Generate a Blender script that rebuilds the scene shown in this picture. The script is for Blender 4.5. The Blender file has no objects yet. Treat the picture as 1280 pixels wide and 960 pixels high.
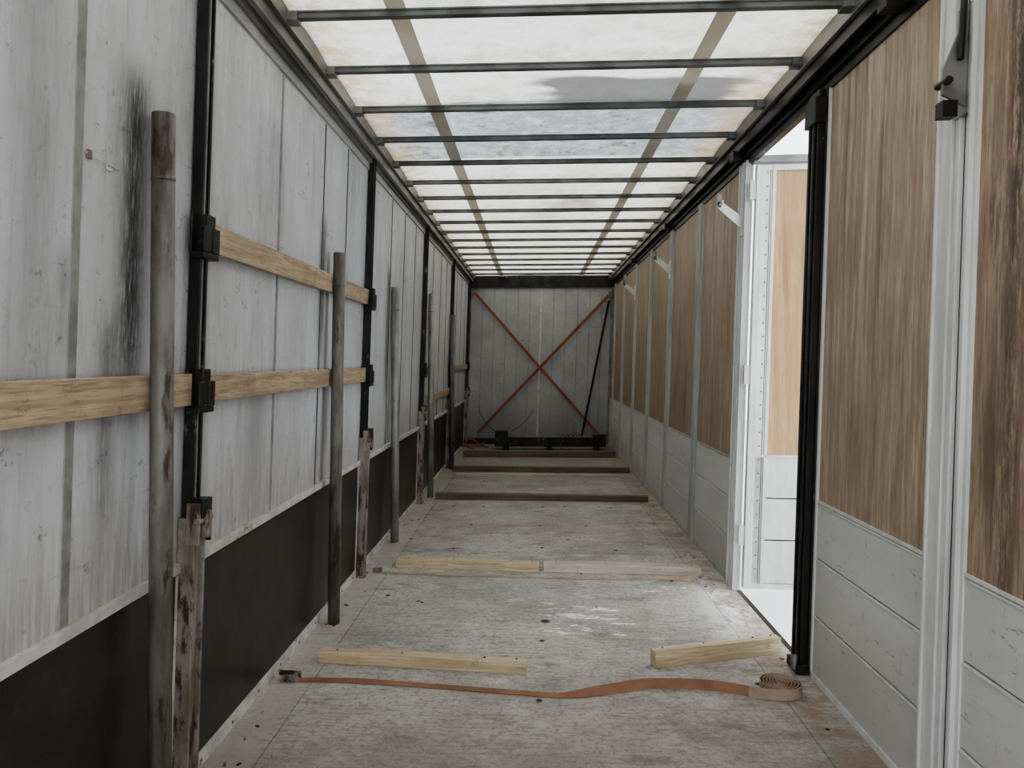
import bpy, bmesh, math, random
from mathutils import Vector, Matrix
random.seed(7)
LEAN=0.033   # the trailer body stands racked slightly to one side
XL,XR,Y0,Y1=-1.20,1.27,-0.7,13.3
sc=bpy.context.scene

# ---------------------------------------------------------------- node helpers
class T:
    def __init__(s,name):
        s.m=bpy.data.materials.new(name); s.m.use_nodes=True
        s.t=s.m.node_tree; s.t.nodes.clear()
        s.out=s.t.nodes.new('ShaderNodeOutputMaterial')
        s.tc=s.t.nodes.new('ShaderNodeTexCoord')
        sp=s.t.nodes.new('ShaderNodeSeparateXYZ'); s.t.links.new(s.tc.outputs['Object'],sp.inputs[0])
        s.x,s.y,s.z=sp.outputs
    def put(s,inp,v):
        if isinstance(v,(int,float)): inp.default_value=v
        elif isinstance(v,tuple):
            inp.default_value=(v+(1,)) if len(v)==3 and len(inp.default_value)==4 else v
        else: s.t.links.new(v,inp)
    def M(s,op,a,b=0.0,c=0.0,clamp=False):
        n=s.t.nodes.new('ShaderNodeMath'); n.operation=op; n.use_clamp=clamp
        for i,v in enumerate((a,b,c)): s.put(n.inputs[i],v)
        return n.outputs[0]
    def noise(s,scale=(1,1,1),sc=5,det=4,rough=.6,off=(0,0,0)):
        mp=s.t.nodes.new('ShaderNodeMapping'); s.t.links.new(s.tc.outputs['Object'],mp.inputs[0])
        mp.inputs['Scale'].default_value=scale; mp.inputs['Location'].default_value=off
        n=s.t.nodes.new('ShaderNodeTexNoise'); n.inputs['Scale'].default_value=sc
        n.inputs['Detail'].default_value=det; n.inputs['Roughness'].default_value=rough
        s.t.links.new(mp.outputs[0],n.inputs['Vector']); return n.outputs[0]
    def ss(s,v,a,b,lo=0.0,hi=1.0):
        n=s.t.nodes.new('ShaderNodeMapRange'); n.interpolation_type='SMOOTHSTEP'
        s.put(n.inputs[0],v); n.inputs[1].default_value=a; n.inputs[2].default_value=b
        n.inputs[3].default_value=lo; n.inputs[4].default_value=hi; return n.outputs[0]
    def band(s,v,c,w):
        d=s.M('DIVIDE',s.M('SUBTRACT',v,c),w)
        return s.M('EXPONENT',s.M('MULTIPLY',s.M('MULTIPLY',d,d),-1.0))
    def mix(s,f,a,b):
        n=s.t.nodes.new('ShaderNodeMix'); n.data_type='RGBA'
        s.put(n.inputs[0],f); s.put(n.inputs[6],a); s.put(n.inputs[7],b); return n.outputs[2]
    def bsdf(s,col,rough=.6,metal=0.0,bump=None,bs=.2,bd=.01,spec=.4):
        p=s.t.nodes.new('ShaderNodeBsdfPrincipled')
        s.put(p.inputs['Base Color'],col); s.put(p.inputs['Roughness'],rough); s.put(p.inputs['Metallic'],metal)
        p.inputs['Specular IOR Level'].default_value=spec
        if bump is not None:
            b=s.t.nodes.new('ShaderNodeBump'); b.inputs['Strength'].default_value=bs; b.inputs['Distance'].default_value=bd
            s.t.links.new(bump,b.inputs['Height']); s.t.links.new(b.outputs[0],p.inputs['Normal'])
        s.t.links.new(p.outputs[0],s.out.inputs[0]); return s.m

def worn(name,c1,c2,scale=(1,1,1),n=8,rough=.55,metal=0.0,lo=.4,hi=.65,c3=None,spec=.4,s3=14,l3=.62):
    t=T(name); a=t.noise(scale,n); col=t.mix(t.ss(a,lo,hi),c1,c2)
    if c3: col=t.mix(t.ss(t.noise(scale,s3,6,.7,(3,5,1)),l3,l3+.1),col,c3)
    return t.bsdf(col,rough,metal,a,.15,.005,spec)

def m_curtain():
    t=T('curtain_panel_grey')
    a=t.noise((1,1,.35),3,5,.6); b=t.noise((1,6,.6),6,5,.7,(2,1,0)); f=t.noise((1,1,1),30,6,.7)
    col=t.mix(t.ss(a,.3,.7),(.60,.615,.65),(.48,.49,.51))
    col=t.mix(t.M('MULTIPLY',t.ss(b,.50,.72),.45),col,(.30,.295,.29))
    col=t.mix(t.M('MULTIPLY',t.ss(f,.58,.68),.4),col,(.32,.31,.30))
    big=t.noise((1,2.2,.5),1.8,7,.75,(0,13,3)); col=t.mix(t.ss(big,.48,.70,0,.55),col,(.26,.255,.25))
    sp=t.noise((1,1,1.5),11,8,.8,(7,7,7)); col=t.mix(t.ss(sp,.60,.66,0,.75),col,(.15,.14,.13))
    sc2=t.noise((1,.4,6),5,8,.8,(17,7,7)); col=t.mix(t.ss(sc2,.63,.67,0,.7),col,(.17,.16,.15))
    n=t.noise((1,14,1.6),7,6,.75)
    for (y,w,z0,z1,k) in ((2.13,.085,1.35,2.30,1.),(2.02,.06,.9,1.6,.6),(1.82,.03,1.5,1.75,.5),(4.08,.06,1.5,2.24,1.),(4.25,.05,.9,1.4,.6),(5.95,.07,1.2,2.2,.9),(8.0,.1,1.0,2.2,.8),(3.15,.12,.9,1.4,.35),(1.7,.1,1.2,2.6,.3),(3.3,.25,1.95,2.5,.2),(2.62,.05,.9,2.6,.35),(5.2,.06,.9,2.6,.4)):
        g=t.M('MULTIPLY',t.band(t.y,y,w),t.M('MULTIPLY',t.ss(t.z,z0-.25,z0+.25),t.ss(t.z,z1-.12,z1+.04,1,0)))
        g=t.M('MULTIPLY',g,t.ss(n,.26,.55,.25,k))
        col=t.mix(g,col,(.05,.048,.045))
    dirt=t.M('MULTIPLY',t.ss(t.z,.75,1.2,1,0),t.ss(b,.32,.6,.1,.65))
    col=t.mix(dirt,col,(.28,.25,.215))
    return t.bsdf(col,.5,0,a,.3,.02)
def m_wood(name,c1,c2,c3,grain='z',sm=.0,pale=None,falloff=False):
    t=T(name)
    scl={'z':(9,9,.45),'y':(12,.6,12),'x':(.6,12,12)}[grain]
    a=t.noise(scl,3.2,6,.65); b=t.noise(tuple(v*3 for v in scl),5,4,.6,(1,2,3)); l=t.noise((1,1.6,.8),1.6,3,.5)
    col=t.mix(t.ss(a,.36,.62),c1,c2)
    if pale: col=t.mix(t.ss(t.noise(tuple(v*1.3 for v in scl),2.4,6,.7,(8,3,5)),.48,.62,0,.8),col,pale)
    col=t.mix(t.ss(b,.50,.70,0,.7),col,c3)
    col=t.mix(t.ss(l,.42,.70,0,.4),col,tuple(v*.66 for v in c2))
    if grain=='z':
        st=t.noise((5,5,.25),2.1,5,.7,(31,3,2)); col=t.mix(t.ss(st,.53,.66,0,.65),col,tuple(v*.8 for v in c3))
    if grain in 'xy':
        k=t.noise((1,1,1),9,8,.8,(3,8,1)); col=t.mix(t.ss(k,.56,.66,0,.6),col,tuple(v*.8 for v in c3))
    if falloff: col=t.mix(t.ss(t.y,4.0,8.5,0,.30),col,tuple(v*.6 for v in c3))  # light falloff towards the far end, painted into the wood colour
    if sm>0:
        k=t.noise((5,9,.9),2.6,6,.8,(4,4,4)); col=t.mix(t.ss(k,.52,.66,0,sm),col,(.08,.062,.05))
        g=t.M('MULTIPLY',t.band(t.y,2.20,.06),t.ss(t.noise((1,9,2),5,5,.8,(1,1,9)),.36,.56))
        g=t.M('MULTIPLY',g,t.ss(t.z,1.5,2.1,.6,.95)); col=t.mix(g,col,(.06,.048,.04))
    return t.bsdf(col,.55,0,a,.2,.004)
def m_floor():
    t=T('floor_plywood_worn')
    a=t.noise((1,1,1),1.4,6,.65); b=t.noise((1.2,9,1),6,6,.7); c=t.noise((1,1,1),40,5,.7); d=t.noise((1,1,1),5,7,.7,(5,2,0))
    col=t.mix(t.ss(a,.38,.62),(.53,.51,.475),(.37,.352,.32))
    col=t.mix(t.ss(b,.44,.68,0,.7),col,(.23,.215,.19))
    col=t.mix(t.ss(c,.48,.62,0,.6),col,(.19,.175,.155))
    col=t.mix(t.ss(d,.54,.66,0,.5),col,(.64,.625,.59))
    c2=t.noise((1,1,1),75,3,.6,(4,4,0)); col=t.mix(t.ss(c2,.58,.66,0,.4),col,(.70,.685,.65))
    d2=t.noise((1,1.8,1),2.6,9,.78,(15,2,0)); col=t.mix(t.ss(d2,.52,.64,0,.7),col,(.18,.165,.145))
    sp=t.noise((1,1,1),16,8,.8,(1,22,0)); col=t.mix(t.ss(sp,.61,.66,0,.85),col,(.09,.08,.07))
    n1=t.noise((1.,2.6,1),4,10,.82,(9,4,0))
    p=t.M('MAXIMUM',t.M('MULTIPLY',t.band(t.x,.30,.55),t.band(t.y,4.35,.65)),t.M('MULTIPLY',t.band(t.x,.80,.25),t.band(t.y,4.9,.35)))
    p=t.M('MAXIMUM',p,t.M('MULTIPLY',t.band(t.x,.03,.12),t.M('MULTIPLY',t.band(t.y,3.15,.2),.8)))
    v=t.M('ADD',n1,t.M('MULTIPLY',t.M('SUBTRACT',p,1.0),.22))
    col=t.mix(t.ss(v,.515,.545),col,(.95,.95,.95))
    p=t.M('MULTIPLY',t.M('MULTIPLY',t.band(t.x,1.12,.13),t.band(t.y,4.6,.5)),t.ss(t.noise((2,1.,1),7,8,.8,(3,4,0)),.42,.48)); col=t.mix(p,col,(.93,.93,.93))
    r=t.M('MULTIPLY',t.ss(t.x,1.0,1.14),t.ss(d,.42,.62)); col=t.mix(t.M('MULTIPLY',r,.7),col,(.26,.14,.075))
    l=t.M('MULTIPLY',t.ss(t.x,-.98,-1.05),.55); col=t.mix(l,col,(.46,.435,.39))
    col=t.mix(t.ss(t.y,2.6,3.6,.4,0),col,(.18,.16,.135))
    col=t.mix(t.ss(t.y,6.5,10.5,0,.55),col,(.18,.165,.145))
    h=t.M('ADD',c,b)
    return t.bsdf(col,.62,0,h,.3,.004)
def m_roof(name,base,plain=False):
    t=T(name)
    a=t.noise((1,1,1),2.2,6,.65); b=t.noise((1,1,1),9,7,.75,(3,1,0)); c=t.noise((.35,1.5,1),4,5,.6,(1,7,0)); f=t.noise((1,1,1),28,6,.75,(6,1,0))
    col=t.mix(t.ss(a,.38,.68),base,tuple(q*w for q,w in zip(base,(.92,.905,.86))))
    if not plain:
        col=t.mix(t.ss(b,.48,.66,0,.5),col,(.44,.43,.39))
        col=t.mix(t.ss(f,.54,.68,0,.4),col,(.40,.39,.36))
        m=t.M('FRACT',t.M('DIVIDE',t.M('ADD',t.y,.45+.3),.6)); m=t.M('ABSOLUTE',t.M('SUBTRACT',m,.5))
        gr=t.M('MULTIPLY',t.ss(m,.04,.20,1,0),t.ss(b,.38,.62,.1,.8)); col=t.mix(t.M('MULTIPLY',gr,.7),col,(.38,.345,.26))
        grey=t.M('MULTIPLY',t.ss(t.y,4.33,4.37),t.ss(t.y,5.53,5.57,1,0)); grey=t.M('MULTIPLY',grey,t.ss(b,.34,.60,.6,1))
        col=t.mix(t.M('MULTIPLY',grey,.95),col,(.23,.245,.26))
        w=t.noise((1,1,1),5,8,.8,(2,9,0)); col=t.mix(t.M('MULTIPLY',grey,t.ss(w,.53,.63,0,.9)),col,(.11,.11,.11))
        pt=t.M('MULTIPLY',t.ss(t.M('ADD',t.band(t.x,.60,.62),t.M('MULTIPLY',t.M('SUBTRACT',c,.5),.8)),.35,.55),t.ss(t.M('ADD',t.band(t.y,4.24,.22),t.M('MULTIPLY',t.M('SUBTRACT',c,.5),.8)),.35,.6))
        col=t.mix(t.M('MULTIPLY',pt,.9),col,(.11,.107,.105))
        pt=t.M('MULTIPLY',t.band(t.x,.35,.45),t.band(t.y,7.3,.8)); col=t.mix(t.M('MULTIPLY',t.M('MULTIPLY',pt,t.ss(a,.4,.6)),.85),col,(.20,.185,.15))
        ed=t.M('ABSOLUTE',t.M('SUBTRACT',t.x,.125))
        e=t.M('MULTIPLY',t.ss(ed,.86,1.10),t.ss(b,.38,.60,.25,1)); col=t.mix(t.M('MULTIPLY',e,.7),col,(.44,.32,.16))
        col=t.mix(t.M('MULTIPLY',t.ss(t.y,5.6,8.0),.35),col,(.57,.52,.38))
    tr=t.t.nodes.new('ShaderNodeBsdfTranslucent'); df=t.t.nodes.new('ShaderNodeBsdfDiffuse')
    t.put(tr.inputs[0],col); t.put(df.inputs[0],col)
    mx=t.t.nodes.new('ShaderNodeMixShader'); mx.inputs[0].default_value=.30
    t.t.links.new(tr.outputs[0],mx.inputs[1]); t.t.links.new(df.outputs[0],mx.inputs[2]); t.t.links.new(mx.outputs[0],t.out.inputs[0])
    return t.m
def m_kick():
    t=T('kickboard_black_plywood'); a=t.noise((1,1,1),5,6,.7); b=t.noise((1,3,10),7,6,.8,(2,2,2))
    col=t.mix(t.ss(a,.35,.7),(.018,.016,.015),(.036,.031,.028)); col=t.mix(t.ss(b,.63,.70,0,.5),col,(.20,.18,.16))
    return t.bsdf(col,.36,0,a,.1,.004)
def m_end():
    t=T('front_bulkhead_paint'); a=t.noise((1,1,1),2.5,6,.7); b=t.noise((3,1,9),5,7,.75,(4,2,2))
    col=t.mix(t.ss(a,.3,.7),(.45,.455,.46),(.35,.352,.355)); col=t.mix(t.ss(b,.60,.66,0,.75),col,(.12,.115,.11))
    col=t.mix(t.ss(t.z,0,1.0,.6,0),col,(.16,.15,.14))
    return t.bsdf(col,.55)
def m_board():
    t=T('aluminium_board'); a=t.noise((1,.5,1.5),1.8,3,.5); b=t.noise((1,1.2,5),6,8,.8,(2,2,2)); d=t.noise((1,6,1),4,8,.8,(9,2,2))
    col=t.mix(t.ss(a,.35,.65),(.66,.665,.66),(.57,.57,.56)); col=t.mix(t.ss(b,.60,.64,0,.8),col,(.22,.20,.18)); col=t.mix(t.ss(d,.61,.65,0,.6),col,(.30,.28,.25))
    col=t.mix(t.ss(t.z,0,.5,.35,0),col,(.34,.31,.27))
    return t.bsdf(col,.42,.1)

MC=m_curtain(); MF=m_floor(); MR=m_roof('roof_tarpaulin',(.69,.685,.65)); MRS=m_roof('roof_webbing_translucent',(.60,.575,.52),True)
MK=m_kick(); ME=m_end()
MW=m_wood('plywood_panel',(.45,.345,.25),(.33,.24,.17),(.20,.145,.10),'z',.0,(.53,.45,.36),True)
MWs=m_wood('plywood_panel_stained',(.41,.295,.20),(.30,.205,.14),(.13,.09,.06),'z',.7,(.48,.38,.285))
MWo=m_wood('plywood_panel_weathered',(.60,.39,.22),(.50,.31,.165),(.34,.19,.10),'z',.0)
ML=m_wood('pine_lath',(.50,.385,.265),(.36,.265,.175),(.17,.12,.08),'y',.0,(.56,.465,.35))
MP=m_wood('pine_lumber',(.62,.50,.34),(.50,.385,.24),(.31,.225,.14),'x',.0,(.70,.61,.47))
MPd=m_wood('old_lumber',(.22,.155,.11),(.14,.095,.065),(.08,.05,.035),'x',.0)
MPg=m_wood('greyed_lumber',(.60,.55,.47),(.46,.41,.33),(.3,.25,.19),'x',.0)
MA=m_board()
MAp=worn('aluminium_profile',(.68,.69,.685),(.57,.57,.56),(3,3,.5),4,.4,.1,c3=(.26,.24,.22),l3=.66)
MAd=worn('aluminium_profile_dull',(.46,.46,.45),(.34,.34,.33),(3,3,.5),4,.45,.1,c3=(.2,.18,.16),l3=.64)
MT=worn('white_trim',(.62,.60,.57),(.46,.44,.41),(1,1,1),9,.5,.1,c3=(.22,.18,.14),l3=.58)
MS=worn('rail_grey',(.25,.25,.24),(.15,.15,.145),(1,.3,1),6,.45,.4)
MS2=worn('rail_light',(.44,.44,.43),(.30,.30,.29),(1,.3,1),6,.45,.2)
MB=worn('black_steel',(.014,.014,.014),(.030,.028,.026),(1,1,.5),10,.45,.3,c3=(.22,.20,.18),l3=.61)
MBr=worn('black_rail',(.018,.018,.019),(.04,.038,.036),(1,.4,1),8,.4,.4,c3=(.15,.13,.1),l3=.7)
MRu=worn('rusty_post_steel',(.31,.28,.25),(.18,.135,.10),(2,2,.6),7,.65,.1,c3=(.07,.042,.028),s3=9,l3=.50)
MG=worn('galvanised_tube',(.19,.18,.165),(.115,.103,.093),(2,2,.5),9,.5,.3,c3=(.075,.05,.035),s3=10,l3=.54)
MGl=worn('galvanised_tube_clean',(.33,.33,.32),(.22,.215,.20),(2,2,.5),9,.45,.3,c3=(.13,.10,.08),s3=10,l3=.60)
MBow=worn('roof_bow_steel',(.15,.16,.155),(.085,.09,.087),(.6,1,1),8,.5,.2)
MO=worn('strap_orange_brown',(.33,.175,.11),(.24,.12,.08),(1,1,1),4,.85)
MRd=worn('strap_red_brown',(.33,.10,.065),(.22,.06,.045),(1,1,1),4,.85)
MRk=worn('strap_dark_red',(.12,.022,.018),(.07,.018,.015),(1,1,1),4,.85)
MSb=worn('strap_worn_tan',(.42,.32,.24),(.31,.23,.17),(1,1,1),5,.85)
MSk=worn('strap_black',(.02,.02,.02),(.03,.03,.03),(4,4,4),8,.8)
MSt=worn('curtain_strap_grey',(.28,.275,.265),(.20,.195,.185),(1,1,1),12,.7)
MHl=worn('recess_dark',(.02,.018,.016),(.05,.035,.025),(9,9,9),8,.7)
MRi=worn('recess_ring',(.16,.13,.10),(.10,.07,.05),(9,9,9),8,.6,.3)
MGr=worn('yard_concrete_pale',(.80,.80,.80),(.72,.72,.71),(1,1,1),1,.9)

# ---------------------------------------------------------------- mesh builder
def mkempty(name):
    e=bpy.data.objects.new(name,None); sc.collection.objects.link(e); return e
class MBd:
    def __init__(s,lean=True): s.v=[];s.f=[];s.mi=[];s.mats=[];s.lean=lean;s.sm=[]
    def mid(s,m):
        if m not in s.mats: s.mats.append(m)
        return s.mats.index(m)
    def av(s,p):
        x,y,z=p
        s.v.append((x+LEAN*z if s.lean else x,y,z)); return len(s.v)-1
    def box(s,x0,x1,y0,y1,z0,z1,m,mat=None):
        c=[(x,y,z) for z in (z0,z1) for y in (y0,y1) for x in (x0,x1)]
        if mat is not None: c=[tuple(mat@Vector(p)) for p in c]
        i=[s.av(p) for p in c]; k=s.mid(m)
        for f in ((0,2,3,1),(4,5,7,6),(0,1,5,4),(2,6,7,3),(0,4,6,2),(1,3,7,5)):
            s.f.append([i[a] for a in f]); s.mi.append(k); s.sm.append(False)
    def prism(s,poly,d,m):
        n=len(poly); a=[s.av(p) for p in poly]; b=[s.av(tuple(Vector(p)+Vector(d))) for p in poly]; k=s.mid(m)
        s.f.append(a[::-1]); s.f.append(b)
        for i in range(n): s.f.append([a[i],a[(i+1)%n],b[(i+1)%n],b[i]])
        s.mi+= [k]*(n+2); s.sm+=[False]*(n+2)
    def tube(s,p0,p1,r,m,n=24,hollow=0.0):
        p0=Vector(p0);p1=Vector(p1);d=(p1-p0).normalized()
        u=d.orthogonal().normalized();w=d.cross(u);k=s.mid(m)
        def ring(p,r): return [s.av(tuple(p+u*math.cos(2*math.pi*i/n)*r+w*math.sin(2*math.pi*i/n)*r)) for i in range(n)]
        a=ring(p0,r);b=ring(p1,r)
        def q(A,B,sm=True):
            for i in range(n): s.f.append([A[i],A[(i+1)%n],B[(i+1)%n],B[i]]);s.mi.append(k);s.sm.append(sm)
        q(a,b)
        if hollow:
            c=ring(p1,r-hollow);e=ring(p1-d*.3,r-hollow);q(b,c,False);q(c,e); s.f.append(e);s.mi.append(k);s.sm.append(False)
        else: s.f.append(b);s.mi.append(k);s.sm.append(False)
        s.f.append(a[::-1]);s.mi.append(k);s.sm.append(False)
    def ribbon(s,pts,wid,m,th=.003):
        k=s.mid(m); L=[]
        for i,(p,w) in enumerate(pts):
            p=Vector(p);w=Vector(w).normalized()*wid/2
            tn=(Vector(pts[min(i+1,len(pts)-1)][0])-Vector(pts[max(i-1,0)][0])).normalized()
            nn=tn.cross(w).normalized()*th/2
            L.append([s.av(tuple(q)) for q in (p-w-nn,p+w-nn,p+w+nn,p-w+nn)])
        for a,b in zip(L,L[1:]):
            for i in range(4): s.f.append([a[i],b[i],b[(i+1)%4],a[(i+1)%4]]);s.mi.append(k);s.sm.append(False)
        s.f.append(L[0]);s.f.append(L[-1][::-1]);s.mi+=[k,k];s.sm+=[False,False]
    def obj(s,name,parent=None,bev=0.0):
        me=bpy.data.meshes.new(name); me.from_pydata(s.v,[],s.f)
        for m in s.mats: me.materials.append(m)
        for i,p in enumerate(me.polygons): p.material_index=s.mi[i]; p.use_smooth=s.sm[i]
        bm=bmesh.new();bm.from_mesh(me);bmesh.ops.recalc_face_normals(bm,faces=bm.faces);bm.to_mesh(me);bm.free()
        o=bpy.data.objects.new(name,me); sc.collection.objects.link(o)
        if parent: o.parent=parent
        if bev:
            b=o.modifiers.new('bev','BEVEL');b.width=bev;b.segments=2;b.limit_method='ANGLE'
        return o

# ---------------------------------------------------------------- floor
b=MBd()
b.box(XL-.04,XR+.04,Y0,Y1,-.14,-.012,MHl)
g=.002
ys=[Y0,1.62,4.02,5.80,8.2,10.6,Y1]
for a,c in zip(ys,ys[1:]):
    for x0,x1 in ((XL,-1.0),(-1.0,1.07),(1.07,XR)):
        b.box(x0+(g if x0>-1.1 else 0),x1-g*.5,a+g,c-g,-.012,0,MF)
fl=b.obj('floor')
b=MBd()
def disc(x,y,r):
    k=18
    b.tube((x,y,.0005),(x,y,.0018),r*1.5,MRi,k); b.tube((x,y,.0018),(x,y,.003),r*.75,MHl,k)
for i,(x,y) in enumerate(((.06,4.28),(.04,3.98),(.02,3.28),(-.80,7.6),(-.5,7.6),(.08,7.6),(.30,7.65),(.75,7.6),(-.55,6.75),(.05,6.75),(.45,6.75),(-.62,5.9),(.06,5.95),(.62,5.9),(-.6,9.2),(.1,9.2),(.6,9.2),(-.4,11),(.5,11),(-.9,4.7),(.9,5.1),(-1.0,6.2),(1.0,3.5))):
    disc(x,y,.018 if i<1 else .010)
b.obj('floor_lashing_recess')
b=MBd(False)
for k in range(60):
    y=random.uniform(2.3,8); x=random.choice([-1.14+abs(random.gauss(0,.06)),-1.14+abs(random.gauss(0,.06)),1.2-abs(random.gauss(0,.08)),random.uniform(-1,1)])
    s=random.uniform(.003,.010); R=Matrix.Translation((x,y,0))@Matrix.Rotation(random.uniform(0,3),4,'Z')
    b.box(-s,s*random.uniform(.5,2),-s*.6,s*.5,.0005,s*.6,random.choice([MRu,MSb,MHl,MPd]),R)
b.obj('floor_debris')

# ---------------------------------------------------------------- left wall
b=MBd()
b.box(XL-.03,XL,Y0,Y1,.74,2.95,MC)
b.box(XL-.03,XL-.012,Y0,Y1,-.05,.74,MHl)
b.obj('wall_left')
b=MBd()
for y,w in ((.8,.03),(1.86,.032),(3.36,.02),(4.06,.014),(4.56,.014),(6.0,.016),(6.6,.014),(7.2,.016),(8.5,.014),(9.2,.014),(9.8,.014),(11.1,.014),(11.8,.014),(12.5,.014)):
    b.box(XL,XL+.003,y-w/2,y+w/2,.786,2.71,MSt)
    b.box(XL,XL+.0035,y-w/2-.003,y-w/2,.786,2.71,MHl if w<.02 else MSt)
b.obj('curtain_seam_strap')
PY=[.05,2.51,5.12,7.75,10.35,12.93]
for i,y in enumerate(PY[:-1]):
    e=MBd(); n=PY[i+1]
    y0=y+.07;y1=n-.05
    e.box(XL-.012,XL+.004,y0,y1,.05,.75,MK)
    e.box(XL-.012,XL+.016,y0-.01,y1+.01,.75,.782,MT)
    e.box(XL-.012,XL+.014,y0,y1,0,.052,MT)
    e.box(XL-.012,XL+.014,y0-.014,y0,.0,.745,MT)
    e.box(XL-.012,XL+.010,y1,y1+.012,.0,.745,MT)
    for k in range(9):
        yy=y0+.1+(y1-y0-.2)*k/8
        e.tube((XL+.014,yy,.027),(XL+.018,yy,.027),.007,MS,8)
    e.obj('kickboard',None,.0015)
for i,y in enumerate(PY[1:]):
    p=mkempty('curtain_post')
    e=MBd()
    e.box(XL+.005,XL+.045,y-.028,y-.018,.85,2.80,MB); e.box(XL+.005,XL+.045,y+.018,y+.028,.85,2.80,MB)
    e.box(XL+.005,XL+.018,y-.018,y+.018,.85,2.80,MB)
    e.box(XL+.012,XL+.040,y-.006,y+.006,.9,2.78,MS)
    e.obj('upper_channel',p,.003)
    e=MBd()
    e.box(XL+.002,XL+.060,y-.045,y-.033,0,.93,MRu); e.box(XL+.002,XL+.060,y+.033,y+.045,0,.93,MRu)
    e.box(XL+.002,XL+.045,y-.033,y+.033,0,.93,MRu)
    e.box(XL+.002,XL+.075,y-.06,y+.06,0,.012,MRu)
    e.obj('lower_channel',p,.003)
    e=MBd()
    e.box(XL+.03,XL+.082,y-.036,y+.036,.93,.99,MB); e.box(XL+.05,XL+.092,y-.012,y+.012,.86,.95,MRu)
    e.box(XL+.03,XL+.078,y-.047,y-.041,.84,.98,MRu);e.box(XL+.03,XL+.078,y+.041,y+.047,.84,.98,MB)
    e.tube((XL+.07,y-.055,.92),(XL+.07,y+.055,.92),.012,MS,12)
    e.obj('latch',p,.003)
    for z in (1.36,1.87):
        e=MBd()
        e.box(XL+.018,XL+.026,y-.06,y+.06,z-.065,z+.065,MB)
        e.box(XL+.026,XL+.068,y-.06,y+.06,z-.085,z-.066,MB)
        e.box(XL+.060,XL+.070,y-.06,y-.015,z-.065,z+.02,MB); e.box(XL+.060,XL+.070,y+.015,y+.06,z-.065,z+.02,MB)
        e.box(XL+.036,XL+.066,y-.03,y+.03,z-.06,z+.06,MB)
        if i<2 or z<1.5: e.obj('lath_pocket',p,.003)
def lath(y0,y1,z0,z1,dz=0):
    e=MBd()
    e.prism([(XL+.012,y0,z0),(XL+.012,y1,z0+dz),(XL+.012,y1,z1+dz),(XL+.012,y0,z1)],(.022,0,0),ML)
    return e.obj('wooden_side_lath',None,.003)
lath(-.5,2.47,1.30,1.405); lath(2.55,5.08,1.305,1.40); lath(2.55,5.10,1.82,1.92)
lath(7.80,10.3,.98,1.06,.02); lath(10.40,12.9,1.30,1.38)

for x,y,h,dx,dy,m in ((-1.098,2.20,2.17,.014,0,MG),(-1.105,4.19,2.04,.033,.0,MG),(-1.112,6.08,2.03,.008,0,MGl),(-1.10,8.1,2.15,.015,0,MGl),(-1.10,10.2,2.05,0.015,0,MG)):
    e=MBd(False); e.tube((x,y,0),(x+dx,y+dy,h),.033,m,32,.004)
    e.tube((x+dx*.91,y,h*.91),(x+dx*.915,y,h*.915),.0342,m,32)
    e.obj('steel_tube_pole')

# ---------------------------------------------------------------- top rails
b=MBd()
b.box(XL-.03,XL+.012,Y0,Y1,2.72,2.95,MS2); b.box(XL+.012,XL+.03,Y0,Y1,2.765,2.95,MS)
b.box(XL+.03,XL+.055,Y0,Y1,2.80,2.95,MS2); b.box(XL+.055,XL+.068,Y0,Y1,2.785,2.95,MS); b.box(XL+.068,XL+.088,Y0,Y1,2.84,2.95,MS)
b.obj('roof_rail_left',None,.002)
b=MBd()
b.box(XR-.012,XR+.03,Y0,Y1,2.69,2.95,MBr); b.box(XR-.03,XR-.012,Y0,Y1,2.735,2.95,MBr)
b.box(XR-.06,XR-.03,Y0,Y1,2.80,2.95,MS); b.box(XR-.075,XR-.06,Y0,Y1,2.77,2.95,MBr); b.box(XR-.095,XR-.075,Y0,Y1,2.83,2.95,MS)
for y in (2.85,5.0,7.6,10.2): b.box(XR-.09,XR-.02,y,y+.08,2.73,2.79,MBr)
b.obj('roof_rail_right',None,.002)
# ---------------------------------------------------------------- roof
BY=[-.45+.6*k for k in range(0,24)]
BY=[y for y in BY if y<13.2]
for y in BY:
    e=MBd(); w=.019
    e.box(XL+.075,XR-.085,y-w,y+w,2.862,2.888,MBow)
    e.box(XL+.075,XR-.085,y-w-.006,y+w+.006,2.884,2.892,MBow)
    e.box(XL+.06,XL+.13,y-.035,y+.035,2.85,2.884,MS); e.box(XR-.14,XR-.07,y-.035,y+.035,2.85,2.884,MBow)
    e.obj('roof_bow',None,.002)
me=bpy.data.meshes.new('ceiling'); nx=48; ny=280; vs=[];fs=[]
def sag(x,y):
    u=((y-BY[0])/.6)%1.0
    cx=(x-XL)/(XR-XL)
    s=math.sin(math.pi*u)
    return 2.896+.02*math.sin(math.pi*cx)+s*.012*math.sin(x*9+y*1.7)*0.6+s*.015
for j in range(ny+1):
    y=Y0+(Y1-Y0)*j/ny
    for i in range(nx+1):
        x=XL+.03+(XR-XL-.06)*i/nx; z=sag(x,y); vs.append((x+LEAN*z,y,z))
for j in range(ny):
    for i in range(nx):
        a=j*(nx+1)+i; fs.append((a,a+1,a+nx+2,a+nx+1))
me.from_pydata(vs,[],fs); me.materials.append(MR)
for p in me.polygons:p.use_smooth=True
o=bpy.data.objects.new('ceiling',me); sc.collection.objects.link(o)
b=MBd()
for xc in (-.66,.70):
    b.box(xc-.04,xc+.04,Y0,Y1,2.889,2.893,MRS)
b.obj('roof_webbing_strap')

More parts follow.
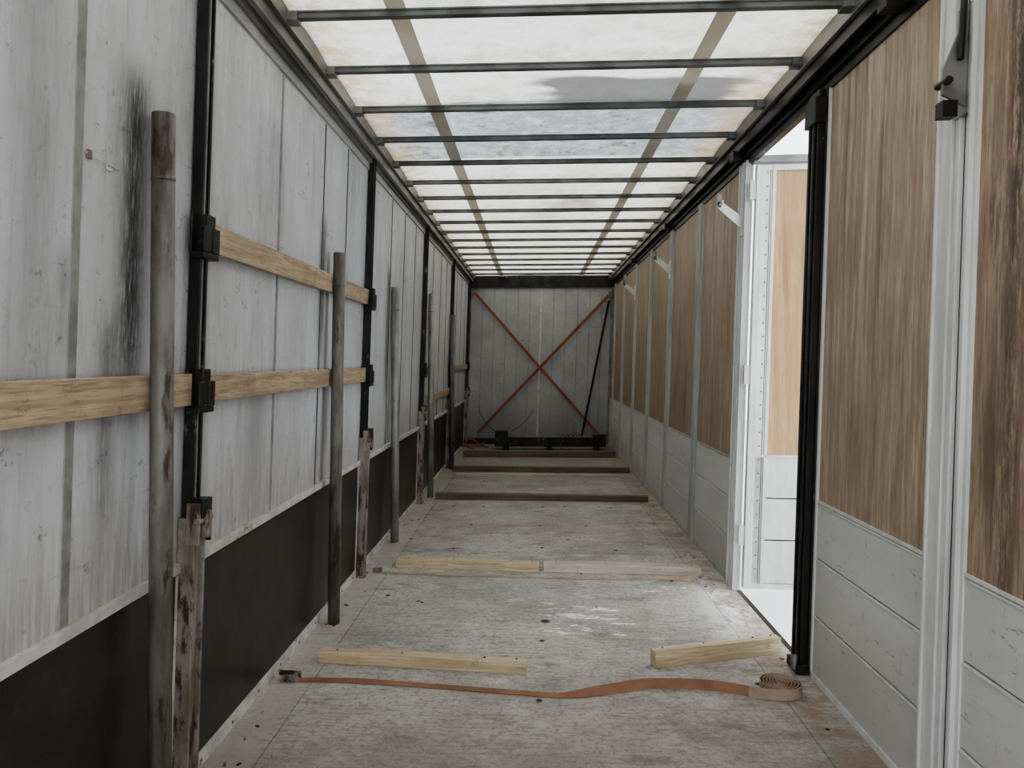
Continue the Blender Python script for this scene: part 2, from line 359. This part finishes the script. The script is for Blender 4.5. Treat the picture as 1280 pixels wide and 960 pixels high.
# ---------------------------------------------------------------- right wall
def board_rows(e,y0,y1,flat=None):
    zs=[.03,.29,.55,.80]
    for a,c in zip(zs,zs[1:]):
        e.box(XR-.006,XR+.016,y0,y1,a+.003,c-.003,MA)
        e.box(XR-.010,XR-.006,y0,y1,c-.012,c-.006,MAp)
def panel(y0,y1,wood,name='side_door_panel',pr=None):
    pr=pr or MAp
    e=MBd()
    e.box(XR+.016,XR+.03,y0,y1,0,2.72,MHl)
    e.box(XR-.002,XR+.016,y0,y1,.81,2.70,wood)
    board_rows(e,y0,y1)
    e.box(XR-.012,XR+.016,y0,y1,.0,.03,pr); e.box(XR-.010,XR+.016,y0,y1,.80,.812,pr)
    e.box(XR-.012,XR+.016,y0,y0+.02,.0,2.70,pr); e.box(XR-.012,XR+.016,y1-.02,y1,.0,2.70,pr)
    return e.obj(name,None,.0012)
def apost(y0,y1,pr=None):
    pr=pr or MAp
    p=mkempty('side_wall_post'); e=MBd(); w=y1-y0
    e.box(XR-.016,XR+.02,y0,y1,0,2.71,pr)
    for f in (.0,.28,.5,.92): e.box(XR-.026,XR-.016,y0+w*f,y0+w*f+.012,0,2.71,pr)
    e.box(XR-.018,XR-.0155,y0+w*.6,y0+w*.62,0,2.71,MHl)
    e.box(XR-.018,XR-.0155,y0+w*.2,y0+w*.22,0,2.71,MHl)
    e.obj('profile',p,.0015)
    return p
def bracket(y,parent):
    e=MBd()
    e.prism([(XR-.02,y,2.28),(XR-.18,y,2.42),(XR-.185,y,2.46),(XR-.15,y,2.455),(XR-.02,y,2.36)],(0,.008,0),MAp)
    e.box(XR-.03,XR-.015,y-.03,y+.04,2.24,2.42,MAp)
    e.box(XR-.155,XR-.145,y-.002,y+.05,2.41,2.47,MAp)
    e.tube((XR-.165,y-.006,2.44),(XR-.165,y+.03,2.44),.012,MS,12)
    e.prism([(XR-.19,y,2.43),(XR-.16,y,2.42),(XR-.155,y,2.50),(XR-.18,y,2.52)],(0,.01,0),MS)
    e.obj('locking_bracket',parent,.001)
panel(Y0+.05,.95,MWs); panel(1.15,2.40,MWs)
apost(.95,1.15); p=apost(2.40,2.60)
e=MBd(); e.prism([(XR-.02,2.42,2.22),(XR-.10,2.42,2.26),(XR-.10,2.42,2.34),(XR-.03,2.42,2.52),(XR-.02,2.42,2.52)],(0,.01,0),MS)
e.box(XR-.03,XR-.016,2.41,2.48,2.20,2.54,MS); e.tube((XR-.09,2.40,2.30),(XR-.09,2.47,2.30),.012,MBr,12); e.tube((XR-.06,2.40,2.36),(XR-.03,2.44,2.68),.010,MBr,10); e.box(XR-.105,XR-.06,2.405,2.45,2.19,2.24,MBr)
e.obj('locking_bracket',p,.001)
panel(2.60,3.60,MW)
p=mkempty('door_post')
e=MBd(); e.box(XR-.05,XR+.05,3.62,3.74,0.005,2.70,MB); e.box(XR-.035,XR+.04,3.74,3.78,.005,2.70,MBr); e.box(XR-.02,XR+.04,3.60,3.62,.005,2.70,MB)
e.obj('post',p,.004)
e=MBd(); e.box(XR-.062,XR-.05,3.635,3.655,.03,2.66,MBr); e.box(XR-.062,XR-.05,3.685,3.705,.03,2.66,MBr); e.obj('rubber_seal',p,.003)
e=MBd(); e.box(XR-.07,XR+.02,3.60,3.74,2.54,2.66,MB); e.box(XR-.07,XR+.02,3.60,3.74,.005,.05,MB); e.tube((XR-.075,3.62,.09),(XR-.075,3.62,.02),.014,MS,12); e.obj('hinge_block',p,.004)
PS=[4.92,6.22,7.52,8.82,10.12,11.42,12.70]
for i,y in enumerate(PS):
    w=.17 if i==0 else .12
    p=apost(y,y+w,MAp if i==0 else MAd)
    if i in (0,2,4): bracket(y+.06,p)
    n=PS[i+1] if i+1<len(PS) else Y1
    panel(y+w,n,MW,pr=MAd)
lf=mkempty('open_side_door')
e=MBd(); yb=4.88; xs=1.295; xe=2.50; ang=math.radians(-3)
Rm=Matrix.Translation((xs,yb,0))@Matrix.Rotation(ang,4,'Z')
W=xe-xs
def lb(x0,x1,d0,d1,z0,z1,m): e.box(x0,x1,d0,d1,z0,z1,m,Rm)
lb(.12,W-.1,.0,.02,.85,2.64,MWo)
for a,c in zip((.06,.33,.59,.85),(.33,.59,.85)): lb(.0,W,-.006,.02,a+.004,c-.004,MAp); lb(.0,W,-.0,.015,c-.004,c+.004,MHl)
lb(0,.03,-.03,.03,.05,2.66,MAp); lb(.034,.05,-.015,.03,.05,2.66,MAp); lb(.05,.12,-.006,.02,.05,2.66,MAp); lb(.10,.12,-.016,.02,.05,2.66,MAp)
lb(.030,.034,-.012,.03,.05,2.66,MHl); lb(.086,.090,-.0075,.0,.05,2.66,MHl)
lb(W-.1,W,-.016,.03,.05,2.66,MAp); lb(0,W,-.02,.03,.03,.06,MAp); lb(0,W,-.012,.03,2.63,2.665,MAp); lb(0,W,-.016,.03,.845,.86,MAp)
e.obj('leaf',lf,.0015)
e=MBd()
lb(-.02,W,-.03,.04,2.675,2.72,MS)
e.obj('header_bar',lf,.002)
e=MBd()
for k in range(30):
    z=.15+k*.085
    q0=Rm@Vector((.072,-.006,z)); q1=Rm@Vector((.072,-.009,z)); e.tube(tuple(q0),tuple(q1),.006,MS,8)
for z in (.3,1.3,2.45): lb(-.035,.01,-.02,.02,z,z+.12,MAp)
e.obj('hinges_and_rivets',lf)

# ---------------------------------------------------------------- front bulkhead
b=MBd()
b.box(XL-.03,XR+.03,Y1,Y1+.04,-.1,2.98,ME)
b.obj('wall_back')
b=MBd()
x=XL+.02; k=0
while x<XR-.1:
    b.box(x,x+.006,Y1-.006,Y1,.02,2.72,MS if k%2 else MSt); x+=.205; k+=1
b.box(.03,.055,Y1-.012,Y1,.02,2.72,MT)
b.box(XL,XR,Y1-.05,Y1,2.70,2.90,MB); b.box(XL,XL+.035,Y1-.04,Y1,0,2.72,MS); b.box(XR-.04,XR,Y1-.04,Y1,0,2.72,MS)
b.box(XL,XR,Y1-.02,Y1,0,.10,MK)
b.obj('bulkhead_trim')
def wallstrap(p0,p1,w,m,name='lashing_strap',bow=.0):
    e=MBd(); P=[]
    d=Vector(p1)-Vector(p0); wd=Vector((-d.z,0,d.x))
    for k in range(13):
        t=k/12; q=Vector(p0)+d*t; q.y-=.03*math.sin(math.pi*t); q.z-=bow*math.sin(math.pi*t); P.append((q,wd))
    e.ribbon(P,w,m); e.tube(tuple(Vector(p0)+Vector((0,.02,0))),tuple(Vector(p0)-Vector((0,.03,0))),.03,MS,12)
    e.box(p0[0]-.03,p0[0]+.03,p0[1]-.02,p0[1]+.03,p0[2]-.04,p0[2]+.03,MS)
    return e.obj(name)
wallstrap((XL+.06,Y1-.06,2.64),(XR-.04,Y1-.10,.02),.045,MRd)
wallstrap((XR-.06,Y1-.07,2.58),(-.98,Y1-.13,.20),.05,MRd)
wallstrap((XR-.07,Y1-.05,2.50),(.80,Y1-.16,.16),.04,MSk)
e=MBd(); P=[]
for k in range(25):
    t=k/24; P.append(((-.95+.9*t,12.95,.62-.42*math.sin(math.pi*t)**.7*(1 if t<.6 else .9)),(0,1,.3)))
e.ribbon(P,.02,MRk); e.obj('lashing_strap')
e=MBd(); P=[]
for k in range(40):
    t=k/39; P.append(((-1.0+.25*math.cos(t*9)*(1-t*.4),12.6+.18*math.sin(t*9),.012+.14*t*abs(math.sin(t*12))),(0,.5,1)))
e.ribbon(P,.03,MRd); e.obj('lashing_strap')
p=mkempty('stowed_steel_beam')
e=MBd(); e.box(-.62,1.1,12.45,12.60,.05,.20,MB); e.box(-.64,-.44,12.42,12.63,.05,.30,MB); e.box(.95,1.14,12.42,12.63,.05,.24,MB)
for x in (-.5,.2,.95): e.box(x,x+.09,12.38,12.68,0,.05,MB)
e.box(-.4,.9,12.47,12.58,.20,.215,MS); e.obj('beam',p,.006)
e=MBd(); P=[]
for k in range(60):
    t=k/59; P.append(((.35+.4*t,12.44+.05*math.sin(t*25),.215+.04*abs(math.sin(t*19))),(0,1,.4*math.sin(t*30))))
e.ribbon(P,.035,MRk); e.obj('loose_red_webbing',p)

# ---------------------------------------------------------------- planks on floor
def plank(xa,ya,xb,yb,w,h,m,z=0.0,nails=True):
    L=math.hypot(xb-xa,yb-ya); a=math.atan2(yb-ya,xb-xa)
    e=MBd(False); n=12
    rings=[]
    k=e.mid(m)
    for i in range(n+1):
        t=i/n; x=-L/2+L*t; o=.004*math.sin(t*3.1+xa*5); u=.002*math.sin(t*5)
        rings.append([e.av(q) for q in ((x,-w/2+o,0),(x,w/2+o,0),(x,w/2+o,h+u),(x,-w/2+o,h+u))])
    for A,B in zip(rings,rings[1:]):
        for i in range(4): e.f.append([A[i],B[i],B[(i+1)%4],A[(i+1)%4]]);e.mi.append(k);e.sm.append(False)
    e.f.append(rings[0]);e.f.append(rings[-1][::-1]);e.mi+=[k,k];e.sm+=[False]*2
    if nails:
        for t in (-.42,-.1,.3,.45): e.tube((L*t,.01,h),(L*t,.01,h+.003),.006,MHl,8)
    o=e.obj('wooden_plank',None,.003)
    o.location=((xa+xb)/2,(ya+yb)/2,z); o.rotation_euler=(0,0,a); return o
plank(-1.03,3.67,-.035,3.59,.075,.05,MP)
plank(.56,3.67,1.21,3.90,.05,.08,MP)
plank(-.965,5.38,.035,5.32,.09,.055,MP)
plank(.065,5.32,1.12,5.28,.09,.055,MPg)
plank(-1.03,8.02,1.16,7.96,.10,.06,MPd)
plank(-.98,9.62,1.05,9.60,.05,.03,MPg)
plank(-1.06,10.0,1.22,9.98,.10,.07,MPd)
plank(-1.06,11.5,1.20,11.55,.12,.09,MPd)

# ---------------------------------------------------------------- straps on floor
def floor_strap(ctrl,wid,m,name='ratchet_strap',parent=None,coil=None):
    e=MBd(False); P=[]
    n=len(ctrl)
    V=[Vector(c) for c in ctrl]
    for i in range(n-1):
        p0=V[max(i-1,0)];p1=V[i];p2=V[i+1];p3=V[min(i+2,n-1)]
        for k in range(12):
            t=k/12
            q=.5*((2*p1)+(p2-p0)*t+(2*p0-5*p1+4*p2-p3)*t*t+(3*p1-p0-3*p2+p3)*t**3)
            tw=max(0,min(math.pi/2,q.z)); z=.003+math.sin(tw)*wid/2
            P.append(((q.x,q.y,z),(0,math.cos(tw),math.sin(tw))))
    if coil:
        cx,cy,R,turns=coil; K=int(turns*28)
        for k in range(K+1):
            a=math.pi/2*3+2*math.pi*k/28 ; r=R-(R-.012)*k/K
            P.append(((cx+r*math.cos(a),cy+r*math.sin(a),wid/2+.003),(0,0,1)))
    e.ribbon(P,wid,m,.0035)
    return e.obj(name,parent)
rs=mkempty('ratchet_strap')
floor_strap([(-1.06,3.43,0),(-.8,3.43,.05),(-.4,3.39,0),(0,3.34,.0),(.14,3.33,.1),(.32,3.36,1.0),(.5,3.42,1.3),(.75,3.42,1.4),(.93,3.36,1.57)],.045,MO,'orange_webbing',rs)
floor_strap([(.92,3.362,1.57),(1.0,3.335,1.57),(1.05,3.33,1.57)],.046,MSb,'coiled_webbing',rs,(1.07,3.42,.092,6))
e=MBd(False)
e.box(-1.13,-1.06,3.405,3.411,.004,.035,MRu); e.box(-1.13,-1.06,3.45,3.456,.004,.035,MRu); e.tube((-1.085,3.40,.02),(-1.085,3.46,.02),.012,MRu,12)
e.tube((-1.12,3.40,.025),(-1.12,3.46,.025),.008,MRu,12); e.box(-1.15,-1.09,3.415,3.445,.03,.04,MB)
pr=None
for k in range(9):
    a=math.pi*1.25*k/8; q=(-1.14-.022*math.sin(a),3.43+.02-.02*math.cos(a),.02+.02*math.sin(a))
    if pr: e.tube(pr,q,.005,MRu,8)
    pr=q
e.obj('ratchet_buckle',rs,.001)
rs=mkempty('ratchet_strap')
floor_strap([(-1.09,5.20,0),(-.8,5.17,.1),(-.2,5.14,0),(.4,5.12,.1),(.85,5.14,.3),(1.0,5.10,1.2),(1.08,5.16,1.5)],.035,MSb,'webbing',rs)
e=MBd(False); e.tube((-1.07,5.19,.014),(-1.07,5.23,.014),.012,MS,12); e.box(-1.10,-1.04,5.195,5.225,.002,.03,MS); e.obj('hook',rs,.002)
e=MBd(); e.tube((XL+.005,1.885,1.975),(XL+.006,2.04,1.965),.0014,MT,8); e.box(XL+.0036,XL+.007,1.89,1.91,1.962,1.985,MRu); e.box(XL+.001,XL+.004,1.985,2.01,1.955,1.972,MT); e.obj('wire_tag')

# ---------------------------------------------------------------- outside
b=MBd(False); b.box(-25,25,-20,35,-1.25,-1.2,MGr); b.obj('ground')
w=bpy.data.worlds.new('overcast_sky'); sc.world=w; w.use_nodes=True
bg=w.node_tree.nodes['Background']; bg.inputs[0].default_value=(.925,.965,1,1); bg.inputs[1].default_value=2.9

cam=bpy.data.cameras.new('camera'); co=bpy.data.objects.new('camera',cam); sc.collection.objects.link(co)
cam.sensor_width=36; cam.lens=962/1280*36; cam.shift_x=.018; cam.shift_y=-.0234; cam.clip_start=.05
co.location=(0,0,1.45); co.rotation_euler=(math.radians(90),0,math.radians(3.03))
sc.camera=co
sc.view_settings.view_transform='AgX'
sc.view_settings.look='AgX - Medium High Contrast'
